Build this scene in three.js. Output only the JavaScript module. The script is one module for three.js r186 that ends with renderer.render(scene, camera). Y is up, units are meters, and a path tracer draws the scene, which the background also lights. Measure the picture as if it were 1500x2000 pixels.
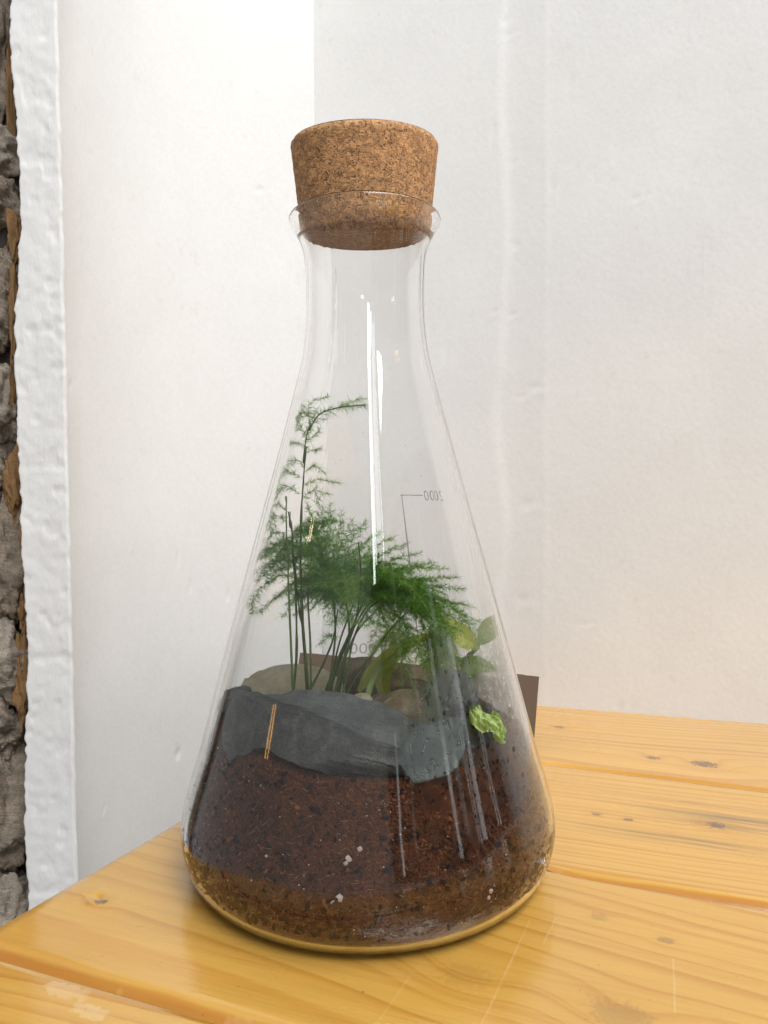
import * as THREE from 'three';
import { mergeGeometries } from 'three/addons/utils/BufferGeometryUtils.js';
import { ImprovedNoise } from 'three/addons/math/ImprovedNoise.js';
import { RectAreaLightUniformsLib } from 'three/addons/lights/RectAreaLightUniformsLib.js';

// ---------------------------------------------------------------- camera, light, exposure
const scene = new THREE.Scene();
const FOCAL = 1440, EYE = new THREE.Vector3(0, 0.172, 0.336);        // FOCAL in pixels of the 1500 x 2000 photograph
const camera = new THREE.PerspectiveCamera(2 * Math.atan(1000 / FOCAL) * 180 / Math.PI, 0.75, 0.01, 30);
camera.position.copy(EYE);
camera.rotation.order = 'YXZ';
camera.rotation.set(-2.2 * Math.PI / 180, -1.33 * Math.PI / 180, -0.35 * Math.PI / 180);
camera.updateMatrixWorld(true);
const renderer = new THREE.WebGLRenderer({ antialias: true });
renderer.toneMapping = THREE.LinearToneMapping;
renderer.toneMappingExposure = 1.12;
renderer.shadowMap.enabled = true;
RectAreaLightUniformsLib.init();
scene.background = new THREE.Color().setRGB(0.27, 0.27, 0.272);      // the dim room round about
const PANES = { narrow: [9, 9.3, 9.6], high: [13.2, 13.5, 14.0], side: [6, 5.9, 5.8], door: [2.2, 2.35, 2.4] };     // radiance of what shows through each opening

// ---------------------------------------------------------------- helpers
const V = (x, y, z) => new THREE.Vector3(x, y, z);
function rng(seed) { let s = seed >>> 0; return () => { s = (s + 0x6D2B79F5) | 0; let t = Math.imul(s ^ (s >>> 15), 1 | s); t = (t + Math.imul(t ^ (t >>> 7), 61 | t)) ^ t; return ((t ^ (t >>> 14)) >>> 0) / 4294967296; }; }
const perlin = new ImprovedNoise();
const fbm3 = (x, y, z, n = 4) => { let s = 0, a = 1, t = 0; for (let i = 0; i < n; i++) { s += a * perlin.noise(x, y, z); t += a; a *= 0.5; x *= 2.03; y *= 2.03; z *= 2.03; } return s / t; };
const h2 = (x, y) => { let h = Math.imul(x | 0, 374761393) + Math.imul(y | 0, 668265263); h = Math.imul(h ^ (h >>> 13), 1274126177); return ((h ^ (h >>> 16)) >>> 0) / 4294967296; };
function vn(x, y) { const ix = Math.floor(x), iy = Math.floor(y), fx = x - ix, fy = y - iy, u = fx * fx * (3 - 2 * fx), v = fy * fy * (3 - 2 * fy);
  const a = h2(ix, iy), b = h2(ix + 1, iy), c = h2(ix, iy + 1), d = h2(ix + 1, iy + 1); return a + (b - a) * u + (c - a) * v + (a - b - c + d) * u * v; }
const fbm = (x, y, n = 4) => { let s = 0, a = 1, t = 0; for (let i = 0; i < n; i++) { s += a * vn(x + i * 17.3, y + i * 9.1); t += a; a *= 0.5; x *= 2; y *= 2; } return s / t; };
const clamp = THREE.MathUtils.clamp, lerp = THREE.MathUtils.lerp, sst = (a, b, x) => { const t = clamp((x - a) / (b - a), 0, 1); return t * t * (3 - 2 * t); };
const used = {};
const numbered = (n) => { const k = used[n] = (used[n] ?? -1) + 1; return k ? n + '_' + String(k).padStart(3, '0') : n; };
function mesh(name, geo, mat, parent) { const m = new THREE.Mesh(geo, mat); m.name = parent ? name : numbered(name); m.castShadow = m.receiveShadow = true; (parent ?? scene).add(m); return m; }
function thing(name, label, category, group) { const o = new THREE.Group(); o.name = numbered(name); scene.add(o); return tag(o, label, category, group); }
function tag(o, label, category, group, kind) { o.userData.label = label; if (category) o.userData.category = category; if (group) o.userData.group = group; if (kind) o.userData.kind = kind; return o; }
// the point that shows at pixel (u, v) of the photograph at a distance along the camera's axis
const at = (u, v, depth) => V((u - 750) / FOCAL, (1000 - v) / FOCAL, -1).multiplyScalar(depth).applyMatrix4(camera.matrixWorld);
function tex(w, h, f, srgb = false) {                                 // f(x, y, out) writes 0..255
  const d = new Uint8Array(w * h * 4), o = [0, 0, 0];
  for (let y = 0, i = 0; y < h; y++) for (let x = 0; x < w; x++, i += 4) { f(x, y, o); d[i] = clamp(o[0], 0, 255); d[i + 1] = clamp(o[1], 0, 255); d[i + 2] = clamp(o[2], 0, 255); d[i + 3] = 255; }
  const t = new THREE.DataTexture(d, w, h, THREE.RGBAFormat); t.magFilter = t.minFilter = THREE.LinearFilter; t.wrapS = t.wrapT = THREE.MirroredRepeatWrapping; if (srgb) t.colorSpace = THREE.SRGBColorSpace; t.needsUpdate = true; return t;
}
const std = (o) => new THREE.MeshPhysicalMaterial(o);
const RGB = (r, g, b) => new THREE.Color().setRGB(r, g, b);
// a surface from (i, j) -> point, with uv
function sheet(nu, nv, f, uvf) {
  const p = [], uv = [], idx = [], q = V();
  for (let j = 0; j <= nv; j++) for (let i = 0; i <= nu; i++) { f(i / nu, j / nv, q); p.push(q.x, q.y, q.z); const w = uvf(i / nu, j / nv); uv.push(w[0], w[1]); }
  for (let j = 0; j < nv; j++) for (let i = 0; i < nu; i++) { const a = j * (nu + 1) + i, b = a + 1, c = a + nu + 1, d = c + 1; idx.push(a, b, d, a, d, c); }
  const g = new THREE.BufferGeometry(); g.setAttribute('position', new THREE.Float32BufferAttribute(p, 3)); g.setAttribute('uv', new THREE.Float32BufferAttribute(uv, 2)); g.setIndex(idx); g.computeVertexNormals(); return g;
}

// ---------------------------------------------------------------- windows behind and beside the camera (mirrored in the glass)
// panes: [x, y, width, height]; the frame is drawn round the whole opening, bars between the panes
function windowThing(name, label, category, centre, look, w, h, panes, L, roll = 0) {
  const g = thing(name, label, category); g.position.copy(centre); g.lookAt(look); g.rotateZ(roll);
  const frame = std({ color: RGB(0.05, 0.048, 0.045), roughness: 0.5 }), box = (a, b, c, x, y, z) => new THREE.BoxGeometry(a, b, c).translate(x, y, z), e = 0.05;
  mesh('frame', mergeGeometries([box(w + 2 * e, e, 0.06, 0, h / 2 + e / 2, 0), box(w + 2 * e, e, 0.06, 0, -h / 2 - e / 2, 0), box(e, h, 0.06, -w / 2 - e / 2, 0, 0), box(e, h, 0.06, w / 2 + e / 2, 0, 0)]), frame, g);
  panes = panes.slice().sort((a, b) => a[0] - b[0]);
  let x = -w / 2;
  for (const [px, py, pw, ph, k = 1] of panes) {
    if (px - pw / 2 - x > 0.002) mesh('mullion', box(px - pw / 2 - x, h, 0.04, (px - pw / 2 + x) / 2, 0, 0.012), frame, g); x = px + pw / 2;
    if (h - ph > 0.01) { const t = h / 2 - (py + ph / 2), b = py - ph / 2 + h / 2; if (t > 0.002) mesh('panel', box(pw, t, 0.036, px, h / 2 - t / 2, 0.012), frame, g); if (b > 0.002) mesh('panel', box(pw, b, 0.036, px, -h / 2 + b / 2, 0.012), frame, g); }
    mesh('window_pane', box(pw, ph, 0.006, px, py, -0.02), new THREE.MeshStandardMaterial({ color: 0x111111, emissive: RGB(...L).multiplyScalar(0.2 * k) }), g);
    const l = new THREE.RectAreaLight(RGB(...L.map((c) => c / Math.max(...L))), Math.max(...L) * 0.8 * k, pw, ph); l.position.set(px, py, -0.008); l.rotation.y = Math.PI; g.add(l);
  }
  if (w / 2 - x > 0.002) mesh('mullion', box(w / 2 - x, h, 0.04, (w / 2 + x) / 2, 0, 0.012), frame, g);
}
const polar = (az, el, d) => V(Math.sin(az * Math.PI / 180) * d, 0.2 + Math.tan(el * Math.PI / 180) * d, Math.cos(az * Math.PI / 180) * d);
windowThing('window', 'tall narrow bright window high behind the camera', 'window', polar(11, 30, 1.6), V(0, 0.2, 0), 0.4, 0.64, [[0.12, 0, 0.1, 0.62], [0.035, 0.03, 0.05, 0.56, 0.6], [-0.05, 0.06, 0.09, 0.48, 0.3], [-0.13, 0, 0.02, 0.62, 0.8]], PANES.narrow);
windowThing('skylight', 'large bright skylight high up to the right of the camera', 'skylight', polar(22, 50, 3.0), V(0, 0.2, 0), 2.4, 2.34, [[-0.62, 0, 1.14, 2.34], [0.62, 0, 1.14, 2.34]], PANES.high, -0.5);
windowThing('window', 'bright square window high up on the right', 'window', polar(70, 57, 1.3), V(0.05, 0.1, 0), 1.1, 1.0, [[-0.285, 0, 0.53, 1.0], [0.285, 0, 0.53, 1.0]], PANES.side);
windowThing('glazed_door', 'dark door with narrow upright glass strips to the right of the camera', 'door', polar(52, 8, 1.2), V(0, 0.2, 0), 1.9, 0.72, [[0.82, -0.18, 0.06, 0.3, 0.7], [0.6, 0.05, 0.03, 0.6, 0.3], [0.35, 0.1, 0.02, 0.5, 0.35], [0.02, -0.15, 0.02, 0.4], [-0.12, 0.04, 0.03, 0.6, 0.3], [-0.27, -0.17, 0.02, 0.36], [-0.34, -0.17, 0.05, 0.36], [-0.5, 0.05, 0.02, 0.6, 0.3], [-0.69, -0.17, 0.05, 0.36]], PANES.door);

// warm strip lamps on the left, seen only as thin golden streaks in the glass
[[-69, -2.1, 0.014, 0.1, [10, 5, 1.2], 'warm amber strip lamp low on the left'], [-62, 19.9, 0.008, 0.05, [14, 10, 6], 'pale warm strip lamp higher up on the left']].forEach(([az, el, w, h, L, label]) => {
  const t = thing('strip_lamp', label, 'lamp'); t.position.copy(polar(az, el, 1.05)); t.lookAt(0, 0.2, 0);
  mesh('housing', new THREE.BoxGeometry(w + 0.008, h + 0.008, 0.008).translate(0, 0, -0.012), std({ color: RGB(0.05, 0.05, 0.05) }), t);
  mesh('lamp_glow', new THREE.BoxGeometry(w, h, 0.004).translate(0, 0, -0.005), new THREE.MeshStandardMaterial({ color: 0x111111, emissive: RGB(...L).multiplyScalar(0.2) }), t);
  const l = new THREE.RectAreaLight(RGB(...L.map((c) => c / L[0])), L[0] * 0.8, w, h); l.rotation.y = Math.PI; l.position.z = 0.001; t.add(l);
});

// ---------------------------------------------------------------- walls
const COS = Math.cos(18.63 * Math.PI / 180), SIN = Math.sin(18.63 * Math.PI / 180);
const wallD = -0.2545;                                                // the right wall: -SIN x + COS z = wallD
const wallPoint = (s) => [SIN * -wallD + COS * s, COS * wallD + SIN * s];  // s runs along the wall to the right
const hitWall = (u, v) => { const r = at(u, v, 1).sub(EYE), t = (wallD - (-SIN * EYE.x + COS * EYE.z)) / (-SIN * r.x + COS * r.z); const p = r.multiplyScalar(t).add(EYE); return [COS * p.x + SIN * p.z, p.y]; };
const plasterBump = tex(1024, 1024, (x, y, o) => { const a = fbm(x / 9, y / 11, 3), b = fbm(x / 70 + 40, y / 90, 4); o[0] = o[1] = o[2] = 128 + (a - 0.5) * 60 + (b - 0.5) * 120; });
const plasterColor = tex(1024, 1024, (x, y, o) => { const a = fbm(x / 160 + 3, y / 200 + 9, 5) - 0.5, b = fbm(x / 6, y / 6, 2) - 0.5, c = 0.4 * sst(0.76, 0.84, fbm(x / 26 + 90, y / 40 + 8, 4)); const k = 224 + a * 9 + b * 6 - c * 10; o[0] = k + 1; o[1] = k - 0.5; o[2] = k - 4 - c * 4; }, true);
const wallMat = std({ color: 0xffffff, map: plasterColor, bumpMap: plasterBump, bumpScale: 0.0004, roughness: 0.62 });
wallMat.name = 'white_paint';
const s0 = hitWall(615, 300)[0];
const bandA = hitWall(978, 500)[0], bandB = hitWall(1064, 500)[0];
const dents = [[985, 40, 5, 7], [992, 68, 9, 5], [1003, 318, 5, 4], [1008, 480, 6, 8], [965, 610, 7, 4], [1000, 615, 8, 4], [872, 690, 4, 20], [842, 650, 3, 14], [1042, 757, 14, 8], [1020, 775, 8, 5], [1021, 1172, 12, 10], [1030, 985, 12, 9], [965, 255, 4, 18], [1115, 160, 4, 16], [1078, 360, 4, 18], [1240, 388, 10, 4], [1235, 1385, 4, 14], [1140, 1220, 12, 4]].map(([u, v, a, b]) => { const [s, y] = hitWall(u, v); return [s, y, a * 0.00042, b * 0.00042]; });
function wallHeight(s, y) {
  const wob = (fbm(y * 14, 3, 3) - 0.5) * 0.012;
  let h = 0.0013 * (fbm(s * 9 + 5, y * 6, 3) - 0.5) + 0.0003 * (fbm(s * 40, y * 28, 3) - 0.5);
  const a = bandA + wob, b = bandB + wob * 0.2;
  h -= 0.0010 * sst(a - 0.003, a + 0.006, s) * (1 - sst(b - 0.026, b + 0.001, s));     // shallow hollow, then a ridge
  h += 0.00022 * Math.exp(-(((s - b) / 0.0025) ** 2));
  for (const [ds, dy, rs, ry] of dents) { const q = ((s - ds) / rs) ** 2 + ((y - dy) / ry) ** 2; if (q < 9) { h -= 0.0005 * Math.exp(-q); const q2 = ((s - ds - rs) / rs) ** 2 + ((y - dy + ry) / ry) ** 2; h += 0.00025 * Math.exp(-q2); } }
  return h;
}
const WALL_B = -0.75, WALL_T = 0.75, WALL_R = 0.62;
{
  const g = sheet(330, 460, (i, j, q) => { const s = lerp(s0, WALL_R, i), y = lerp(WALL_B * 0.25, WALL_T, j), [x, z] = wallPoint(s), h = wallHeight(s, y); q.set(x - SIN * h, y, z + COS * h); }, (i, j) => [lerp(s0, WALL_R, i) * 3.1, lerp(WALL_B * 0.25, WALL_T, j) * 3.1]);
  const back = sheet(1, 1, (i, j, q) => { const s = lerp(WALL_R, s0, i), [x, z] = wallPoint(s); q.set(x + SIN * 0.1, lerp(WALL_B * 0.25, WALL_T, j), z - COS * 0.1); }, (i, j) => [i, j]);
  tag(mesh('wall_right', mergeGeometries([g, back]), wallMat), 'white painted plaster wall behind the table with chips and a shallow upright hollow', null, null, 'structure');
}
const corner = V(wallPoint(s0)[0], 0, wallPoint(s0)[1]);
{
  const c = new THREE.CubicBezierCurve3(V(-0.1765, 0, -0.088), V(-0.1775, 0, -0.195), V(corner.x - 0.062, 0, corner.z + 0.02), corner.clone());
  const len = c.getLength(), marks = [[143, 752, 4, 8], [345, 1090, 3, 22], [370, 1145, 3, 14], [340, 1473, 9, 9], [190, 1583, 4, 6], [440, 1165, 3, 12], [515, 370, 10, 4]].map(([u, v, a, b]) => [u, v, a * 0.00034, b * 0.00034]);
  const pts = c.getSpacedPoints(160), tan = pts.map((_, k) => c.getTangentAt(k / 160));
  // where each mark falls on the curved wall
  const placed = marks.map(([u, v, a, b]) => { let best = [0, 0, 1e9]; for (let k = 0; k < 160; k++) { const q = pts[k].clone().setY(EYE.y).project(camera); const d = Math.abs((q.x * 0.5 + 0.5) * 1500 - u); if (d < best[2]) { const dep = pts[k].distanceTo(V(EYE.x, 0, EYE.z)); const r = at(u, v, 1).sub(EYE); best = [k / 160 * len, EYE.y + r.y / Math.hypot(r.x, r.z) * dep, d]; } } return [best[0], best[1], a, b]; });
  const g = sheet(200, 420, (i, j, q) => {
    const k = Math.min(159, Math.floor(i * 160)), f = i * 160 - k, y = lerp(WALL_B * 0.25, WALL_T, j), s = i * len;
    q.lerpVectors(pts[k], pts[k + 1], f); const t = tan[k].clone().lerp(tan[k + 1], f), nx = -t.z, nz = t.x;
    let h = 0.0018 * (fbm(s * 10 + 31, y * 6 + 4, 3) - 0.5) + 0.0005 * (fbm(s * 45, y * 30 + 7, 3) - 0.5);
    h *= sst(0, 0.06, 1 - i);
    for (const [ds, dy, rs, ry] of placed) { const w = ((s - ds) / rs) ** 2 + ((y - dy) / ry) ** 2; if (w < 9) h -= 0.001 * Math.exp(-w); }
    q.set(q.x + nx * h, y, q.z + nz * h);
  }, (i, j) => [i * len * 3.1 + 0.4, lerp(WALL_B * 0.25, WALL_T, j) * 3.1]);
  const back = sheet(20, 1, (i, j, q) => { c.getPointAt(1 - i, q); q.x -= 0.05; q.z -= 0.06; q.y = lerp(WALL_B * 0.25, WALL_T, j); }, (i, j) => [i, j]);
  tag(mesh('wall_left', mergeGeometries([g, back]), wallMat), 'curved white plaster wall left of the flask, meeting the other wall in a corner', null, null, 'structure');
}
// rough plaster edge beside the stones
{
  const R = [[0, 17], [200, 24], [330, 34], [450, 38], [560, 29], [650, 24], [760, 28], [900, 34], [1000, 38], [1150, 47], [1260, 51], [1400, 50], [1500, 46], [1620, 45], [1720, 52], [1900, 53]];
  const edgeL = (v) => { for (let k = 1; k < R.length; k++) if (v <= R[k][0]) return lerp(R[k - 1][1], R[k][1], (v - R[k - 1][0]) / (R[k][0] - R[k - 1][0])); return 53; };
  const Z = -0.078, N = 60, M = 420;
  const vOf = (y) => { const q = V(-0.19, y, Z).project(camera); return (0.5 - q.y * 0.5) * 2000; };
  const xOf = (u, y) => { const r = at(u, vOf(y), 1).sub(EYE); return EYE.x + r.x * (Z - EYE.z) / r.z; };
  const g = sheet(N, M, (i, j, q) => {
    const y = lerp(-0.16, 0.52, j), xl = xOf(edgeL(clamp(vOf(y), 0, 1900)), y), rag = (fbm(y * 260, 5, 3) - 0.5) * 0.0022 + (fbm(y * 60, 9, 2) - 0.5) * 0.002;
    const ragR = (fbm(y * 120, 25, 3) - 0.5) * 0.0012;
    const x = lerp(xl + rag, -0.1662 + ragR, Math.pow(i, 1)), e = Math.min(i, 1 - i) * N, round = e < 3 ? -0.0016 * Math.pow(1 - e / 3, 2) : 0;
    const h = 0.0010 * (fbm(x * 50 + 3, y * 34, 3) - 0.5) + 0.0006 * (fbm(x * 200, y * 260, 3) - 0.5) - 0.0004 * sst(0.62, 0.75, fbm(x * 110 + 7, y * 120, 2));
    q.set(x, y, Z + h + round - (i === 0 ? 0.018 : 0));
  }, (i, j) => [i * 0.3, j * 4]);
  const m = std({ map: plasterColor, bumpMap: plasterBump, bumpScale: 0.00028, roughness: 0.85 });
  const t = thing('plaster_edge', 'rough white plaster strip between the stones and the left wall', 'plaster'); mesh('plaster', g, m, t);
  const nail = new THREE.SphereGeometry(0.0016, 16, 10); nail.scale(1.4, 1, 0.5).translate(...at(95, 93, 0.4145).toArray()); nail.translate(0, 0, 0.002);
  mesh('dark_plug', nail, std({ color: RGB(0.008, 0.008, 0.008), roughness: 0.7 }), t);
}
// stones of the old wall
function rock(seed, { size = [1, 1, 1], seg = 64, planes = 9, rough = 0.08, layer = 0, flat = 0.75, faces }) {
  const r = rng(seed), g = new THREE.SphereGeometry(1, seg, Math.round(seg * 0.7)), p = g.attributes.position, n = V();
  const cuts = []; for (let k = 0; k < planes; k++) { cuts.push([V(r() * 2 - 1, r() * 2 - 1, r() * 2 - 1).normalize(), flat + r() * (1 - flat) * 0.9]); }
  if (faces) { cuts.length = 0; for (const [x, y, z, h] of faces) cuts.push([V(x, y, z).normalize(), h]); }
  const o = r() * 50;
  for (let i = 0; i < p.count; i++) {
    n.fromBufferAttribute(p, i).normalize(); let d = 1;
    for (const [c, h] of cuts) { const k = n.dot(c); if (k > 0.05) d = Math.min(d, h / k + rough * 0.3 * fbm3(n.x * 4 + h * 90, n.y * 4, n.z * 4, 3)); }
    let q = d * (1 + rough * fbm3(n.x * 1.7 + o, n.y * 1.7, n.z * 1.7, 5) * 2 + rough * 0.5 * (Math.abs(fbm3(n.x * 5 + o, n.y * 6, n.z * 5, 4)) - 0.2));
    if (layer) { const yy = n.y * q + 0.12 * n.x * q + 0.18 * fbm3(n.x * 1.3 + o, n.y * 1.5, n.z * 1.3, 4), f = ((yy * 5.5) % 1 + 1) % 1; q *= 1 + layer * (sst(0, 0.2, f) * (1 - 0.8 * sst(0.2, 1, f)) - 0.4) * sst(0.22, -0.12, n.y); }
    p.setXYZ(i, n.x * q * size[0], n.y * q * size[1], n.z * q * size[2]);
  }
  const uv = g.attributes.uv; for (let i = 0; i < p.count; i++) uv.setXY(i, (p.getX(i) + 0.45 * p.getZ(i)) / 0.03 + o, (p.getY(i) - 0.4 * p.getZ(i)) / 0.03);
  g.computeVertexNormals(); return g;
}
const stoneBump = tex(512, 512, (x, y, o) => { const a = fbm(x / 5, y / 5, 3), b = fbm(x / 34, y / 30, 4); o[0] = o[1] = o[2] = 128 + (a - 0.5) * 130 + (b - 0.5) * 130; });
function stoneMat(c, c2, speck = 0.2, rep = 2, rough = 0.85) {
  const s = Math.floor(c[0] * 9999) % 97;
  const m = tex(256, 256, (x, y, o) => { const a = sst(0.3, 0.7, fbm(x / 40 + s, y / 40, 5)), f = (vn(x / 1.6 + s, y / 1.6) - 0.5) * speck; for (let k = 0; k < 3; k++) o[k] = (lerp(c[k], c2[k], 0.25 + 0.5 * a + 0.5 * (fbm(x / 7 + s, y / 7, 3) - 0.5))) * (1 + f) * 255; }, true); m.repeat.set(rep / 2, rep / 2);
  const b = stoneBump.clone(); b.repeat.set(rep / 2, rep / 2); b.needsUpdate = true;
  return std({ map: m, bumpMap: b, bumpScale: 0.0009, roughness: rough });
}
{
  const t = thing('stone_wall', 'old wall of rough grey brown stones at the left edge', 'stone wall');
  const ma = stoneMat([0.5, 0.46, 0.41], [0.66, 0.61, 0.55], 0.5, 2), mb = stoneMat([0.43, 0.39, 0.34], [0.6, 0.54, 0.47], 0.5, 2);
  const Z = 0.432;
  [[-14, 70, 46, 170], [-10, 290, 50, 60], [-20, 415, 60, 68], [-10, 600, 40, 115], [-16, 785, 54, 80], [-22, 930, 60, 74], [-4, 1105, 44, 118], [-8, 1295, 50, 84], [-2, 1420, 44, 66], [-14, 1590, 62, 120], [-6, 1790, 52, 110]].forEach(([u, v, w, h], k) => {
    const g = rock(400 + k, { size: [w * 0.00042, h * 0.00033, 0.02], rough: 0.3, planes: 14, flat: 0.6, seg: 90 }); g.rotateZ((h2(k, 5) - 0.5) * 0.25); const c = at(u, v, Z + (k % 3) * 0.002); g.translate(c.x, c.y, c.z - 0.004); mesh('stone', g, k % 3 === 1 ? ma : mb, t);
  });
  const mortar = new THREE.BoxGeometry(0.12, 0.7, 0.02, 1, 1, 1); mortar.translate(-0.245, 0.16, -0.122); mesh('mortar', mortar, std({ color: RGB(0.055, 0.045, 0.038), roughness: 1, bumpMap: stoneBump, bumpScale: 0.002 }), t);
  const foam = std({ color: RGB(0.27, 0.15, 0.06), roughness: 0.9, bumpMap: stoneBump, bumpScale: 0.0006 });
  [[19, 200, 6, 90], [26, 445, 12, 48], [22, 610, 7, 60], [21, 745, 5, 40], [23, 950, 15, 52], [37, 1085, 9, 50], [44, 1190, 8, 34], [38, 1330, 11, 60]].forEach(([u, v, w, h], k) => { const g = rock(520 + k, { size: [w * 0.00042, h * 0.0004, 0.006], rough: 0.45, planes: 6, flat: 0.6, seg: 60 }); const c = at(u, v, 0.4295); g.translate(c.x, c.y, c.z - 0.004); mesh('foam', g, foam, t); });
}

// ---------------------------------------------------------------- table
const TA = 21.5 * Math.PI / 180, TX = V(Math.cos(TA), 0, Math.sin(TA)), TZ = V(-Math.sin(TA), 0, Math.cos(TA));   // along and across the planks
const tableUV = (a, b) => [(a + 0.3) / 0.8, (b + 0.29) / 0.54];       // texture covers a -0.3..0.5 and b -0.29..0.25
const ground = (u, v) => { const r = at(u, v, 1).sub(EYE), p = r.multiplyScalar(-EYE.y / r.y).add(EYE); return [p.dot(TX), p.dot(TZ)]; };
const seams = [-0.272, -0.1394, -0.0138, 0.1138, 0.245];
const W = 2048, H = 1384;
const knots = [[1375, 1492, 0.006, 1], [1400, 1612, 0.0045, 1], [905, 1905, 0.008, 0.16], [1210, 1985, 0.009, 0.3], [196, 1763, 0.0022, 1], [1170, 1790, 0.003, 0.3], [1300, 1835, 0.0025, 0.45], [1275, 1480, 0.0035, 0.8], [1091, 1420, 0.003, 0.8], [1225, 1600, 0.0022, 0.8], [1165, 1590, 0.0022, 0.8]].map(([u, v, r, k]) => [...ground(u, v), r, k]);
const dark = [[1470, 1610, 0.05, 0.010], [1380, 1570, 0.04, 0.005], [1330, 1640, 0.06, 0.004]].map(([u, v, a, b]) => [...ground(u, v), a, b]);
const scratches = [[[1033, 1797], [985, 1900], [938, 2000]], [[1313, 1870], [1316, 1950], [1316, 1975]], [[800, 1905], [740, 1990], [720, 2010]], [[1085, 1790], [1060, 1840]]].map((l) => l.map((p) => ground(...p)));
const wornSpots = [[130, 1935, 0.010, 0.0035], [385, 1977, 0.0035, 0.002], [470, 1995, 0.008, 0.003], [175, 1975, 0.008, 0.003], [232, 1922, 0.0015, 0.001]].map(([u, v, a, b]) => [...ground(u, v), a, b]);
const segDist = (a, b, l) => { let m = 1e9; for (let k = 1; k < l.length; k++) { const [x0, y0] = l[k - 1], [x1, y1] = l[k], dx = x1 - x0, dy = y1 - y0, t = clamp(((a - x0) * dx + (b - y0) * dy) / (dx * dx + dy * dy), 0, 1); m = Math.min(m, Math.hypot(a - x0 - dx * t, b - y0 - dy * t)); } return m; };
const wood = new Float32Array(W * H);
const boards = [{ y0: 0.07, z: 0.05, tone: 1.03, t: 0.03, gap: 0.0058 }, { y0: -0.085, z: 0.03, tone: 1.0, t: 0.05, gap: 0.0044 }, { y0: 0.072, z: 0.045, tone: 0.96, t: -0.11, gap: 0.0078 }, { y0: -0.09, z: 0.03, tone: 1.0, t: 0.03, gap: 0.0058 }];
const woodMap = tex(W, H, (px, py, o) => {
  const a = px / W * 0.8 - 0.3, b = py / H * 0.54 - 0.29; let k = 0; while (k < 3 && b > seams[k + 1]) k++;
  const B = boards[k], ac = a + k * 1.7; let yy = b - (seams[k] + seams[k + 1]) / 2 - B.y0 + B.t * a;
  yy += (fbm(ac * 3.4, k * 9 + 2, 3) - 0.5) * 0.03 + (fbm(ac * 16, b * 50 + k * 20, 3) - 0.5) * 0.004;
  let zz = B.z + (fbm(ac * 3 + 8, k * 5, 2) - 0.5) * 0.02, kd = 0, kr = 0;
  for (const [ka, kb, r, s] of knots) { const d = Math.hypot((a - ka) * 0.75, b - kb); if (d < r * 7) { const e = Math.exp(-((d / (r * 2)) ** 2)); zz += e * r * 1.6; kd = Math.max(kd, s * (1 - sst(r * 0.55, r * 1.05, d + (fbm(a * 900, b * 900, 2) - 0.5) * r))); kr = Math.max(kr, s * Math.exp(-((d / (r * 1.7)) ** 2))); } }
  const R = Math.hypot(yy, zz), ph = R / B.gap + (fbm(R * 260, k, 2) - 0.5) * 0.7, f = ph - Math.floor(ph);
  const ringW = 0.45 + 0.55 * h2(Math.floor(ph), k + 3), late = Math.pow(sst(0.25, 0.93, f), 2.2) * (1 - sst(0.95, 1, f)) * ringW;
  const fib = fbm(ac * 60, b * 2600, 3) - 0.5, fib2 = fbm(ac * 16 + 7, b * 700, 3) - 0.5, blot = fbm(ac * 9, b * 22 + 4, 4) - 0.5;
  let g = B.tone * (1 + 0.09 * fib + 0.1 * fib2 + 0.14 * blot), red = late * 0.85 + kr * 0.5 + Math.max(0, -fib2) * 0.3;
  let dk = 0; for (const [da, db, ra, rb] of dark) { const q = ((a - da) / ra) ** 2 + ((b - db) / rb) ** 2; dk = Math.max(dk, Math.exp(-q)); }
  dk *= sst(0.3, 0.8, fbm(ac * 20, b * 380, 5)) * 0.8;
  let r_ = 0.62, g_ = 0.346, b_ = 0.07;
  r_ *= g * (1 - 0.2 * red); g_ *= g * (1 - 0.36 * red); b_ *= g * (1 - 0.55 * red);
  r_ = lerp(r_, 0.11, Math.max(dk, kd * 0.85)); g_ = lerp(g_, 0.075, Math.max(dk, kd * 0.88)); b_ = lerp(b_, 0.04, Math.max(dk, kd * 0.9));
  let sc = 0; for (const l of scratches) if (Math.abs(a - l[0][0]) < 0.12) { const d = segDist(a, b, l); if (d < 0.0012) sc = Math.max(sc, (1 - sst(0.0001, 0.00045, d)) * (0.35 + 0.9 * fbm(a * 60, b * 60, 2))); }
  r_ = lerp(r_, 0.76, sc * 0.3); g_ = lerp(g_, 0.55, sc * 0.3); b_ = lerp(b_, 0.26, sc * 0.3);
  let wn = 0; for (const [wa, wb, ra, rb] of wornSpots) { const q = ((a - wa) / ra) ** 2 + ((b - wb) / rb) ** 2; if (q < 6) wn = Math.max(wn, (1 - sst(0.5, 1.3, q + (fbm(a * 500, b * 500, 3) - 0.5) * 1.6))); }
  wn *= 0.25 + 0.75 * fbm(a * 160, b * 260, 4); r_ = lerp(r_, 0.78, wn * 0.5); g_ = lerp(g_, 0.58, wn * 0.5); b_ = lerp(b_, 0.34, wn * 0.5);
  const sp = fbm(a * 700 + 50, b * 700, 2); const d1 = seams[k + 1] - b, chw = [0, 0.0048, 0.0045, 0.0066][k] * (0.8 + 0.4 * fbm(a * 30, k * 3, 2)), st = (1 - sst(chw * 0.8, chw * 1.1, d1)) * 0.8; if (k) { r_ *= 1 - 0.2 * st; g_ *= 1 - 0.42 * st; b_ *= 1 - 0.7 * st; } if (sp > 0.9) { const q = sst(0.9, 0.93, sp) * 0.35; r_ *= 1 - q; g_ *= 1 - q; b_ *= 1 - q; }
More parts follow.
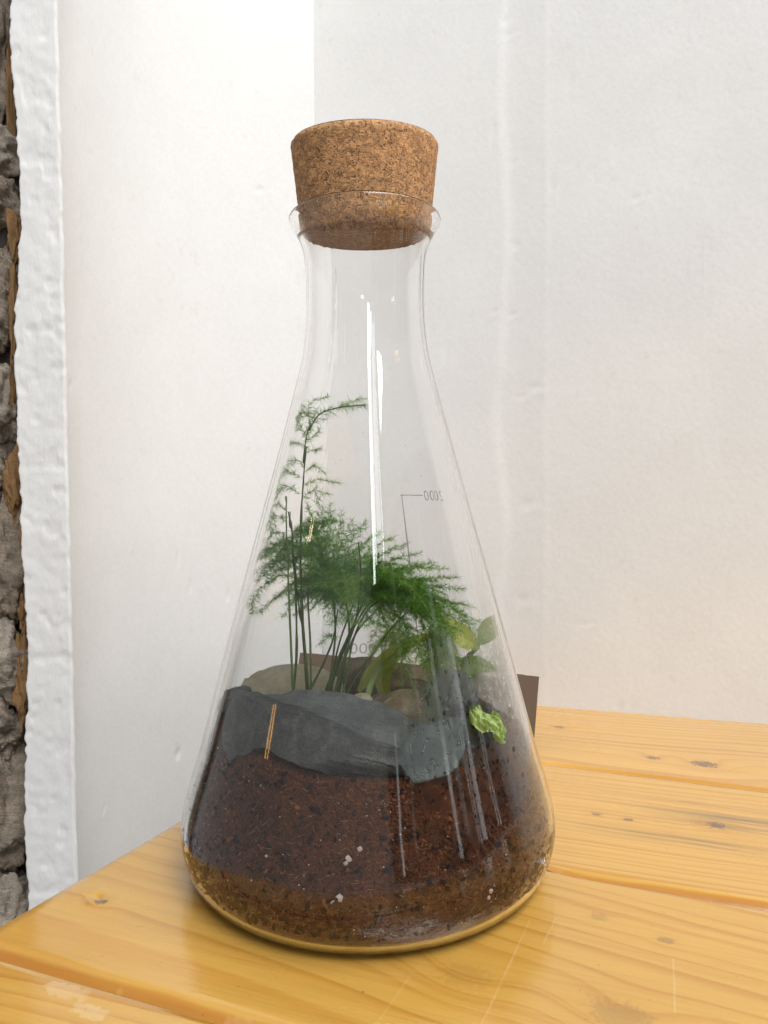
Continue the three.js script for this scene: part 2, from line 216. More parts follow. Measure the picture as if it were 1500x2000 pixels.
  wood[py * W + px] = 0.5 - late * 0.16 + fib * 0.25 - kd * 0.25 - sc * 0.3 - wn * 0.3 + (fbm(a * 240, b * 300, 3) - 0.5) * 0.12;
  const e = (x) => 255 * (x <= 0.0031308 ? 12.92 * x : 1.055 * Math.pow(x, 1 / 2.4) - 0.055); o[0] = e(r_); o[1] = e(g_); o[2] = e(b_);
}, true);
const woodBump = tex(W, H, (x, y, o) => { o[0] = o[1] = o[2] = 255 * wood[y * W + x]; });
const woodRough = tex(512, 346, (x, y, o) => { const a = fbm(x / 30, y / 18, 4); o[0] = o[1] = o[2] = 255 * clamp(0.24 + (a - 0.5) * 0.24, 0.08, 0.5); });
const woodMat = std({ map: woodMap, bumpMap: woodBump, bumpScale: 0.00035, roughness: 1, roughnessMap: woodRough, ior: 1.5, clearcoat: 0.85, clearcoatRoughness: 0.12 });
const edgeMat = std({ color: RGB(0.5, 0.26, 0.07), roughness: 0.5, bumpMap: stoneBump, bumpScale: 0.0005 });
{
  const t = thing('table', 'varnished pine plank table under the flask, standing in the wall corner', 'table');
  const eA = ground(0, 1805), eB = ground(370, 1590), slope = (eB[0] - eA[0]) / (eB[1] - eA[1]);
  const left = (b) => eA[0] + slope * (b - eA[1]);                    // left ends of the planks
  const lump = ground(190, 1755);
  for (let k = 0; k < 4; k++) {
    const b0 = seams[k], b1 = seams[k + 1], nb = 70, na = 170, far = 0.5, gapA = k ? 0.0008 : 0, gapB = 0.0008;
    const wide = [0, 0.0045, 0.0042, 0.0062][k], ch = wide || 0.0015;
    const top = sheet(na, nb, (i, j, q) => {
      const b = lerp(b0 + gapA, b1 - gapB, j), a = lerp(left(b), far, i * i * 0.4 + i * 0.6), d0 = b - b0 - gapA, d1 = b1 - gapB - b;
      let y = 0.00045 * (fbm(a * 12 + k * 8, b * 50, 3) - 0.5) * (k === 1 ? 0.6 : 1);
      const cw = 0.0016 + 0.001 * (fbm(a * 20, k * 7, 3) - 0.5), cw1 = ch * (0.75 + 0.5 * fbm(a * 26 + 3, k * 5 + 1, 3));
      if (d0 < cw && k) y -= 0.0013 * (1 - d0 / cw) ** 1.6;
      if (d1 < cw1) y -= 0.0042 * ((1 - d1 / cw1) ** 1.15) * (wide ? 1 : 0.5);
      if (i < 0.012) y -= 0.0012 * (1 - i / 0.012);
      const w = Math.hypot(a - lump[0], (b - lump[1]) * 1.4); if (w < 0.03) y += 0.0011 * Math.exp(-((w / 0.012) ** 2)) * fbm(a * 330, b * 330, 3) * 1.6 - 0.002 * Math.exp(-((w / 0.0022) ** 2));
      y = Math.min(y, 0.001); const r = Math.hypot(a, b); if (r < 0.1) y = Math.min(y, 0) * sst(0.075, 0.1, r);
      q.copy(TX).multiplyScalar(a).addScaledVector(TZ, b).setY(y);
    }, (i, j) => { const b = lerp(b0 + gapA, b1 - gapB, j), a = lerp(left(b), far, i * i * 0.4 + i * 0.6); return tableUV(a, b); });
    // sides and underside
    const P = (a, b, y) => V(0, y, 0).addScaledVector(TX, a).addScaledVector(TZ, b), q4 = (p0, p1, p2, p3) => sheet(1, 1, (i, j, q) => q.copy(j < 0.5 ? (i < 0.5 ? p0 : p1) : (i < 0.5 ? p3 : p2)), (i, j) => [i, j]);
    const B0 = b0 + gapA, B1 = b1 - gapB, yT0 = k ? -0.0013 : 0, yT1 = wide ? -0.0042 : -0.0021, yB = -0.028;
    const side = mergeGeometries([q4(P(left(B0), B0, yB), P(far, B0, yB), P(far, B0, yT0), P(left(B0), B0, yT0)), q4(P(left(B1), B1, yB), P(far, B1, yB), P(far, B1, yT1), P(left(B1), B1, yT1)), q4(P(left(B0), B0, yB), P(left(B1), B1, yB), P(left(B1), B1, -0.0012), P(left(B0), B0, -0.0012)), q4(P(left(B0), B0, yB), P(far, B0, yB), P(far, B1, yB), P(left(B1), B1, yB))]);
    const pl = mesh('plank', top, woodMat, t); mesh('plank_side', side, edgeMat, pl);
  }
}

// ---------------------------------------------------------------- flask
const spline = (pts, n) => new THREE.CatmullRomCurve3(pts.map(([r, y]) => V(r, y, 0)), false, 'centripetal').getPoints(n).map((p) => new THREE.Vector2(Math.max(p.x, 0), p.y));
const OUTER = [[0, 0.0012], [0.03, 0.0012], [0.062, 0.0009], [0.0715, 0.0005], [0.0765, 0.0022], [0.0804, 0.0062], [0.0828, 0.0118], [0.0841, 0.0190], [0.0836, 0.0270], [0.0809, 0.0382], [0.0762, 0.0535], [0.0677, 0.0853], [0.0530, 0.1392], [0.0409, 0.1823], [0.0313, 0.2180], [0.0286, 0.2290], [0.0272, 0.2395], [0.0265, 0.2500], [0.02655, 0.2620], [0.0271, 0.2715], [0.0281, 0.2770], [0.0298, 0.2815], [0.0317, 0.2848], [0.0331, 0.2868]];
const outerPts = spline(OUTER, 260);
function inset(pts, d, clampY) { return pts.map((p, i) => { const a = pts[Math.max(0, i - 1)], b = pts[Math.min(pts.length - 1, i + 1)], tx = b.x - a.x, ty = b.y - a.y, l = Math.hypot(tx, ty) || 1; return new THREE.Vector2(Math.max(0, p.x - ty / l * d), Math.max(p.y + tx / l * d, clampY ?? -1)); }); }
const innerPts = inset(outerPts, 0.0024);
const radiusAt = (y, pts = innerPts) => { for (let k = 1; k < pts.length; k++) if (pts[k].y >= y && pts[k].x > 0.02 && pts[k].y > pts[k - 1].y) return lerp(pts[k - 1].x, pts[k].x, (y - pts[k - 1].y) / (pts[k].y - pts[k - 1].y)); return 0.03; };
const flask = thing('flask', 'large conical glass flask with a planted terrarium inside, standing on the table', 'flask');
const glassClear = std({ color: RGB(0.985, 0.99, 0.985), roughness: 0, transmission: 1, thickness: 0, ior: 1.47 });
// mist on the inside: rough patches scatter the light
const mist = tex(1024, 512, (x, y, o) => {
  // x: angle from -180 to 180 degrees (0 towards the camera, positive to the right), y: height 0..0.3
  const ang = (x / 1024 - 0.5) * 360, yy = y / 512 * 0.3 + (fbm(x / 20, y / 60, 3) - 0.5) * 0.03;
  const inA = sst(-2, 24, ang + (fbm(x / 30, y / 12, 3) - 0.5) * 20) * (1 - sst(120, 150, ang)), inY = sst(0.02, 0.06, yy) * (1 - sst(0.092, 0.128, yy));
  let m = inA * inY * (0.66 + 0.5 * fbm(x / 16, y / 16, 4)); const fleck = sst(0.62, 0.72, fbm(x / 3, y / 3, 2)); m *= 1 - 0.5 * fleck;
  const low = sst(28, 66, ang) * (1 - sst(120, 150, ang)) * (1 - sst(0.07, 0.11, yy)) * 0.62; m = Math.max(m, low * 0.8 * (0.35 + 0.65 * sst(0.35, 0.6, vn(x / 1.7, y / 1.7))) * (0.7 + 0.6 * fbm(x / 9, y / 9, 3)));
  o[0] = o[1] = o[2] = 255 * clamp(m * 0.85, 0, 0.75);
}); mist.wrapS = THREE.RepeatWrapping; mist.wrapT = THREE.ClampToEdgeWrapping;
const SOLID = true;
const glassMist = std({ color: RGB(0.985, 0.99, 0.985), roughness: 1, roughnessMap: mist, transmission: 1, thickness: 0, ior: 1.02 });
// blown glass is never quite round: faint upright waves
const lathe = (pts, seg = 576) => { const g = new THREE.LatheGeometry(pts, seg), p = g.attributes.position; for (let i = 0; i < p.count; i++) { const x = p.getX(i), y = p.getY(i), z = p.getZ(i), r = Math.hypot(x, z); if (r < 0.01 || y > 0.284) continue; const n = fbm3(x / r * 7, y * 5, z / r * 7, 3), k = 1 + (0.000055 * n * sst(0.284, 0.27, y)) / r; p.setXYZ(i, x * k, y, z * k); } g.computeVertexNormals(); const nn = g.attributes.normal, m = pts.length; for (let j = 0; j < m; j++) { const a = j, b = seg * m + j, q = V(nn.getX(a) + nn.getX(b), nn.getY(a) + nn.getY(b), nn.getZ(a) + nn.getZ(b)).normalize(); nn.setXYZ(a, q.x, q.y, q.z); nn.setXYZ(b, q.x, q.y, q.z); } return g; };  // u runs round from +z
function heightUV(g) { const p = g.attributes.position, uv = g.attributes.uv, n = 577, m = p.count / n; for (let i = 0; i < p.count; i++) { let f = Math.floor(i / m) / 576; uv.setXY(i, f + 0.5, p.getY(i) / 0.3); } return g; }
const solidGlass = std({ color: RGB(1, 1, 1), roughness: 0, transmission: 1, thickness: 0.003, ior: 1.47, attenuationColor: RGB(0.82, 0.93, 0.84), attenuationDistance: 0.2 });
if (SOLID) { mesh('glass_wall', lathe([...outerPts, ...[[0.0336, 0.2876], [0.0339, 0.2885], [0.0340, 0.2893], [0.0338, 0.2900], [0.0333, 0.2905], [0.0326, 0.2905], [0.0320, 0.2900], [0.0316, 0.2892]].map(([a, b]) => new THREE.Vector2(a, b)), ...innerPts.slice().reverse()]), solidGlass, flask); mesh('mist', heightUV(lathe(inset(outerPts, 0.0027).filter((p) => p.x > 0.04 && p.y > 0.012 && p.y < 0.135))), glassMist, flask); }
else { mesh('glass_wall', lathe(outerPts), glassClear, flask); mesh('inner_surface', heightUV(lathe(innerPts)), glassMist, flask); }
if (!SOLID) {
  const solid = std({ color: RGB(0.99, 1, 0.99), roughness: 0, transmission: 1, thickness: 0.003, ior: 1.47 });
  const ring = []; for (let k = 0; k <= 24; k++) { const a = k / 24 * Math.PI * 2; ring.push(new THREE.Vector2(0.0320 + 0.0019 * Math.cos(a), 0.2902 + 0.0017 * Math.sin(a))); }
  mesh('rim', lathe(ring), solid, flask);
}
// printed scale on the far side, seen through the flask and so mirrored
{
  const c = document.createElement('canvas'); c.width = 2048; c.height = 1024; const x = c.getContext('2d'); x.fillStyle = '#000'; x.fillRect(0, 0, 2048, 1024); x.fillStyle = '#fff';
  const T0 = 2.1, T1 = 3.34, Y0 = 0.075, Y1 = 0.175, X = (t) => (t - T0) / (T1 - T0) * 2048, Y = (y) => (Y1 - y) / (Y1 - Y0) * 1024;
  const word = (w, t, y, size, wide) => { x.save(); x.translate(X(t), Y(y)); x.scale(wide, 1); x.font = size + 'px sans-serif'; x.fillText(w, 0, 0); x.restore(); };
  word('2000', 2.12, 0.1638, 70, 3.25); word('1000', 2.985, 0.0785, 82, 2.85);
  x.fillRect(X(2.444), Y(0.1664), X(2.735) - X(2.444), 5); x.fillRect(X(2.712), Y(0.1664), 16, Y(0.08) - Y(0.1664));
  const t = new THREE.CanvasTexture(c); t.minFilter = t.magFilter = THREE.LinearFilter; t.wrapS = t.wrapT = THREE.ClampToEdgeWrapping;
  const g = sheet(90, 60, (i, j, q) => { const y = lerp(Y0, Y1, j), r = radiusAt(y, outerPts) + 0.0004, th = lerp(T0, T1, i); q.set(Math.sin(th) * r, y, Math.cos(th) * r); }, (i, j) => [i, j]);
  mesh('printed_scale', g, std({ color: RGB(0.3, 0.27, 0.24), alphaMap: t, transparent: true, opacity: 0.55, roughness: 0.8 }), flask);
}

// ---------------------------------------------------------------- cork
{
  const worley = (w, h, cell, seed) => { const gw = Math.round(w / cell), gh = Math.round(h / cell); return (x, y) => { const cx = x / w * gw, cy = y / h * gh, ix = Math.floor(cx), iy = Math.floor(cy); let d1 = 9, d2 = 9, id = 0; for (let a = -1; a <= 1; a++) for (let b = -1; b <= 1; b++) { const jx = ((ix + a) % gw + gw) % gw, jy = iy + b, px = ix + a + h2(jx * 3 + seed, jy * 7), py = iy + b + h2(jx * 5 + 11, jy * 3 + seed), e = (px - cx) ** 2 + ((py - cy)) ** 2; if (e < d1) { d2 = d1; d1 = e; id = jx * 131 + jy; } else if (e < d2) d2 = e; } return [Math.sqrt(d1), Math.sqrt(d2), id]; }; };
  const make = (w, h, cell, seed) => {
    const A = worley(w, h, cell, seed), B = worley(w, h, cell * 0.45, seed + 5), hgt = new Float32Array(w * h);
    const map = tex(w, h, (x, y, o) => {
      const wx = x + (fbm(x / 9, y / 9, 3) - 0.5) * 10, wy = y + (fbm(x / 9 + 50, y / 9, 3) - 0.5) * 10;
      const [a1, a2, id] = A(wx, wy), [b1, b2, ib] = B(wx, wy), big = h2(id, 3) > 0.35, e = big ? a2 - a1 : (b2 - b1) * 0.7, tone = big ? h2(id, 9) : h2(ib, 4), gr = fbm(x / 3 + tone * 60, y / 3, 3) - 0.5;
      const gap = (1 - sst(0.02, 0.13, e)) * sst(0.36, 0.62, fbm(x / 13 + 9, y / 13, 3)), pit = sst(0.66, 0.74, fbm(x / 6 + 70, y / 6, 3)), d = Math.max(gap * 0.6, pit * 0.65);
      const k = 0.7 + tone * 0.62 + gr * 0.4; const c = [0.53 * k, 0.285 * k, 0.122 * k], dk = [0.055, 0.022, 0.01];
      hgt[y * w + x] = 0.6 + gr * 0.3 + tone * 0.12 - d * 0.6;
      const f = (v) => 255 * Math.pow(v, 1 / 2.2); o[0] = f(lerp(c[0], dk[0], d)); o[1] = f(lerp(c[1], dk[1], d)); o[2] = f(lerp(c[2], dk[2], d));
    }, true);
    return std({ map, bumpMap: tex(w, h, (x, y, o) => { o[0] = o[1] = o[2] = 255 * hgt[y * w + x]; }), bumpScale: 0.0006, roughness: 0.9 });
  };
  const t = thing('cork_stopper', 'tapered agglomerated cork stopper sitting loosely in the mouth of the flask', 'cork');
  const side = make(1536, 384, 15, 3), end = make(512, 512, 15, 8);
  const n = 26, g = sheet(160, n, (i, j, q) => { const th = i * Math.PI * 2; let y = lerp(-0.0205, 0.0205, j), r = lerp(0.0287, 0.0328, j); const e = Math.min((1 - j) * 0.041, j * 0.041); if (e < 0.0015) r -= 0.0015 * (1 - e / 0.0015) ** 2; r += 0.0005 * (fbm(th * 30, y * 900, 3) - 0.5); q.set(Math.sin(th) * r, y, Math.cos(th) * r); }, (i, j) => [i, j * 0.9]);
  mesh('side', g, side, t);
  for (const [y, r, nm] of [[0.0205, 0.0315, 'top_face'], [-0.0205, 0.0272, 'bottom_face']]) { const d = new THREE.CircleGeometry(r, 96); d.rotateX(y > 0 ? -Math.PI / 2 : Math.PI / 2).translate(0, y, 0); mesh(nm, d, end, t); }
  t.position.set(0.0002, 0.3024, 0); t.rotation.set(7.5 * Math.PI / 180, 0.6, 0.2 * Math.PI / 180, 'XYZ');
}

// ---------------------------------------------------------------- soil
const SOIL = (x, z) => 0.0655 + 0.007 * sst(-0.02, -0.06, x) - 0.003 * sst(0.03, 0.065, z) + 0.006 * fbm3(x * 30, 2, z * 30, 3) - 0.004 * sst(0.02, 0.07, x);
{
  const soilPts = inset(outerPts, 0.0034, 0.0045);
  const snug = (y) => 0.0014 * (1 - sst(0.02, 0.036, y));               // wet and pressed against the glass low down
  const rOf = (y) => snug(y) + rIn(y);
  const rIn = (y) => y < 0.012 ? lerp(0.0722, radiusAt(0.012, soilPts), Math.sqrt(clamp((y - 0.0045) / 0.0075, 0, 1))) : radiusAt(y, soilPts);
  const m = tex(1024, 512, (x, y, o) => {
    const a = fbm(x / 14, y / 14, 4), b = vn(x / 2.3, y / 2.3), c = fbm(x / 90 + 4, y / 80, 3), fib = sst(0.74, 0.82, fbm(x / 3.5 + 30, y / 9, 3)), chip = sst(0.68, 0.73, fbm(x / 7 + 3, y / 7, 2));
    let k = 0.42 + a * 0.9 + (b - 0.5) * 0.5 + (c - 0.5) * 0.5; let r = 0.125 * k, g = 0.035 * k, bl = 0.008 * k; r = lerp(r, 0.2, chip * 0.6 * b); g = lerp(g, 0.07, chip * 0.6 * b); bl = lerp(bl, 0.02, chip * 0.6 * b); r += fib * 0.05; g += fib * 0.022; bl += fib * 0.008;
    const f = (v) => 255 * Math.pow(Math.max(v, 0), 1 / 2.2); o[0] = f(r); o[1] = f(g); o[2] = f(bl);
  }, true); m.repeat.set(2, 1);
  const bm = tex(512, 512, (x, y, o) => { o[0] = o[1] = o[2] = 255 * (0.55 * fbm(x / 10, y / 10, 4) + 0.45 * vn(x / 2, y / 2)); }); bm.repeat.set(4, 1.4);
  const mat = std({ map: m, bumpMap: bm, bumpScale: 0.0022, roughness: 0.9 });
  const side = sheet(256, 64, (i, j, q) => { const th = i * Math.PI * 2 + Math.PI, x0 = Math.sin(th), z0 = Math.cos(th), top = SOIL(x0 * 0.07, z0 * 0.07), y = lerp(0.0045, top, j), r = rOf(y) - 0.0007 * fbm(th * 60, y * 900, 3) - (j === 1 ? 0.001 : 0); q.set(x0 * r, y, z0 * r); }, (i, j) => [i, j * 0.35]);
  const cap = sheet(128, 40, (i, j, q) => { const th = i * Math.PI * 2, tp = SOIL(Math.sin(th) * 0.07, Math.cos(th) * 0.07), r = (1 - j) * (rOf(tp) - 0.0009), x = Math.sin(th) * r, z = Math.cos(th) * r; q.set(x, lerp(SOIL(x, z), tp, sst(0.2, 0, j)) + 0.003 * sst(0, 0.1, j) * fbm3(x * 200, 7, z * 200, 3) - (j === 0 ? 0.001 : 0), z); }, (i, j) => [i, j * 0.4]);
  const under = new THREE.CircleGeometry(0.0722, 96); under.rotateX(Math.PI / 2).translate(0, 0.0045, 0);
  const s = mesh('soil', mergeGeometries([side, cap, under]), mat); tag(s, 'dark reddish brown potting soil filling the lower part of the flask', 'soil', null, 'stuff');
  // bark chips, fibres and pale specks lying against the glass
  const r = rng(77), chip = new THREE.IcosahedronGeometry(1, 1), M = new THREE.Matrix4(), Q = new THREE.Quaternion(), E = new THREE.Euler();
  const onGlass = (th, y) => { const rr = rOf(y) + 0.0001; return V(Math.sin(th) * rr, y, Math.cos(th) * rr); };
  const bits = (n, col, size, seed, name, label) => {
    const I = new THREE.InstancedMesh(chip, std({ color: 0xffffff, roughness: 0.85 }), n); I.name = name;
    for (let k = 0; k < n; k++) { const th = (r() - 0.5) * 3.6, y = 0.011 + r() * 0.053, p = onGlass(th, y), [a, b, c] = size(r); E.set(r() * 6, th, r() * 6); Q.setFromEuler(E); M.compose(p, Q, V(a, b, c)); I.setMatrixAt(k, M); I.setColorAt(k, col(r)); }
    scene.add(I); tag(I, label, name.replace('_', ' '), null, 'stuff');
  };
  bits(8000, (r) => { const k = 0.1 + Math.pow(r(), 3) * 1.25; return RGB(0.19 * k, 0.059 * k, 0.014 * k); }, (r) => { const s = 0.00018 + Math.pow(r(), 7) * 0.0011; return [s * (0.8 + r()), s * (0.35 + 0.6 * r()), s * (0.35 + 0.6 * r())]; }, 1, 'bark_chips', 'small brown bark chips and crumbs in the soil against the glass');
  bits(700, (r) => { const k = 0.5 + r(); return RGB(0.3 * k, 0.17 * k, 0.08 * k); }, (r) => [0.0006 + r() * 0.0016, 0.00009, 0.00009], 2, 'soil_fibres', 'fine pale fibres scattered through the soil against the glass');
  bits(130, () => RGB(0.6, 0.52, 0.44), (r) => { const s = 0.00014 + r() * 0.0002; return [s, s, s]; }, 3, 'pale_specks', 'tiny pale specks scattered through the soil');
  const perl = std({ color: RGB(0.72, 0.62, 0.55), roughness: 0.9, bumpMap: stoneBump, bumpScale: 0.0006 });
  [[664, 1752, 7], [649, 1758, 5], [703, 1657, 5], [681, 1676, 6], [676, 1686, 4.5], [523, 1671, 3], [955, 1738, 5], [951, 1750, 4], [962, 1727, 3]].forEach(([u, v, s], k) => {
    // the point on the soil's front face
    const e = at(u, v, 1).sub(EYE); let t = 0.2; for (; t < 0.36; t += 0.0004) { const p = e.clone().multiplyScalar(t).add(EYE); if (Math.hypot(p.x, p.z) < rOf(p.y)) break; }
    const p = e.clone().multiplyScalar(t).add(EYE), g = rock(900 + k, { size: [s * 0.00019, s * 0.00019, s * 0.00015], seg: 24, rough: 0.25 }); g.translate(p.x, p.y, p.z);
    const lab = ['larger white perlite grain low in the soil, right one of the touching pair', 'smaller white perlite grain low in the soil, left one of the touching pair', 'pale perlite grain in the soil, highest of the front middle ones', 'pale pink perlite grain just left below the highest front one', 'pale perlite crumb touching the pink grain from below', 'tiny lone white grain in the dark soil on the left', 'pale perlite grain near the lower right of the soil', 'pale perlite grain touching the lower right one from below', 'pale crumb above the pair of grains at lower right'][k];
    tag(mesh('perlite_grain', g, perl), lab, 'perlite grain', 'perlite grains in the soil');
  });
}

// ---------------------------------------------------------------- stones in the flask
const slate = stoneMat([0.29, 0.3, 0.295], [0.46, 0.465, 0.45], 0.35, 2, 0.7), slateDark = stoneMat([0.2, 0.2, 0.2], [0.33, 0.32, 0.31], 0.35, 2, 0.75), slateBlue = stoneMat([0.38, 0.42, 0.42], [0.52, 0.535, 0.52], 0.3, 2, 0.7), cream = stoneMat([0.66, 0.61, 0.5], [0.76, 0.72, 0.62], 0.12, 2, 0.85), tan = stoneMat([0.42, 0.35, 0.26], [0.6, 0.54, 0.44], 0.3, 2, 0.8);
function stone(seed, u, v, depth, size, rot, mat, label, o = {}) {
  const g = rock(seed, { size, rough: 0.1, planes: 9, ...o }); g.rotateX(rot[0]); g.rotateY(rot[1]); g.rotateZ(rot[2]); const c = at(u, v, depth), p = g.attributes.position;
  // keep it inside the glass
  for (let i = 0; i < p.count; i++) { const x = p.getX(i) + c.x, y = p.getY(i) + c.y, z = p.getZ(i) + c.z, r = Math.hypot(x, z), m = radiusAt(Math.max(y, 0.02)) - 0.0004; const k = r > m ? m / r : 1; p.setXYZ(i, x * k, y, z * k); }
  g.computeVertexNormals(); return tag(mesh('stone', g, mat), label, 'stone', 'stones laid on the soil in the flask');
}
stone(11, 648, 1440, 0.284, [0.0395, 0.0178, 0.0185], [0.12, 0.1, -0.2], slate, 'large dark grey layered slate across the front of the flask', { layer: 0.1, seg: 190, rough: 0.07, faces: [[-0.12, 1, 0.25, 0.66], [0.38, 1, 0.3, 0.66], [0.05, 0.3, 1, 0.72], [0, -0.55, 1, 0.7], [0.3, -1, 0.2, 0.66], [-0.3, -1, 0.3, 0.6], [1, 0.5, 0.3, 0.84], [-1, 0.35, 0.4, 0.8], [-0.6, 0.9, 0.1, 0.72], [-0.5, -0.4, 1, 0.78], [0, 0, -1, 0.8]] });
stone(12, 482, 1418, 0.292, [0.0185, 0.0135, 0.015], [0, 0.3, 0.25], slate, 'dark grey rock left of the large slate, against the glass', { seg: 110, rough: 0.1, layer: 0.06, faces: [[-0.35, 1, 0.35, 0.68], [0.5, 1, 0.2, 0.7], [0, 0.1, 1, 0.74], [-1, 0.2, 0.5, 0.75], [0.9, -0.3, 0.5, 0.75], [0, -1, 0.4, 0.7], [-0.4, -0.5, 1, 0.72]] });
stone(13, 566, 1355, 0.345, [0.0255, 0.0135, 0.016], [0, 0.1, 0.02], cream, 'smooth cream coloured stone behind the large slate', { rough: 0.03, flat: 0.85, seg: 80 });
stone(14, 860, 1468, 0.272, [0.0175, 0.0115, 0.011], [0, 0.2, 0.45], slateBlue, 'blue grey angular stone right of the large slate', { seg: 110, rough: 0.08, layer: 0.05, faces: [[0.6, 1, 0.3, 0.6], [-0.7, 0.8, 0.4, 0.66], [1, -0.7, 0.3, 0.62], [-0.4, -1, 0.4, 0.66], [0.3, 0.2, 1, 0.7], [-0.6, -0.1, 1, 0.72], [-1, -0.1, 0.2, 0.8]] });
stone(15, 790, 1390, 0.315, [0.0125, 0.0095, 0.011], [0, 0.2, 0], tan, 'rounded brownish stone behind the right end of the large slate', { rough: 0.05 });
stone(16, 738, 1380, 0.325, [0.0065, 0.006, 0.006], [0, 0, 0], tan, 'small round tan pebble beside the base of the pale stalk', { rough: 0.04, seg: 40 });
stone(17, 946, 1428, 0.282, [0.014, 0.009, 0.010], [0, 0.6, -0.5], slateDark, 'dark angular stone on the right beneath the crinkled leaf', { seg: 80, planes: 12 });
stone(18, 880, 1385, 0.318, [0.016, 0.016, 0.014], [0.2, 0.6, 0.3], slate, 'grey stone standing at the right behind the misted glass', { seg: 70 });
stone(19, 464, 1372, 0.320, [0.008, 0.006, 0.008], [0, 0, 0.5], slateDark, 'small dark clod at the left rim of the soil', { seg: 50, rough: 0.25 });
stone(21, 772, 1392, 0.305, [0.0075, 0.0062, 0.0065], [0, 0, 0.2], tan, 'rounded tan pebble just above the right end of the large slate', { rough: 0.05, seg: 40 });
stone(22, 706, 1372, 0.318, [0.005, 0.0042, 0.0045], [0, 0.4, 0], cream, 'tiny cream pebble left of the base of the pale stalk', { rough: 0.05, seg: 36 });
stone(20, 720, 1335, 0.365, [0.022, 0.014, 0.012], [0, 0, 0], tan, 'brown stone at the back of the flask behind the stalks', { seg: 60 });

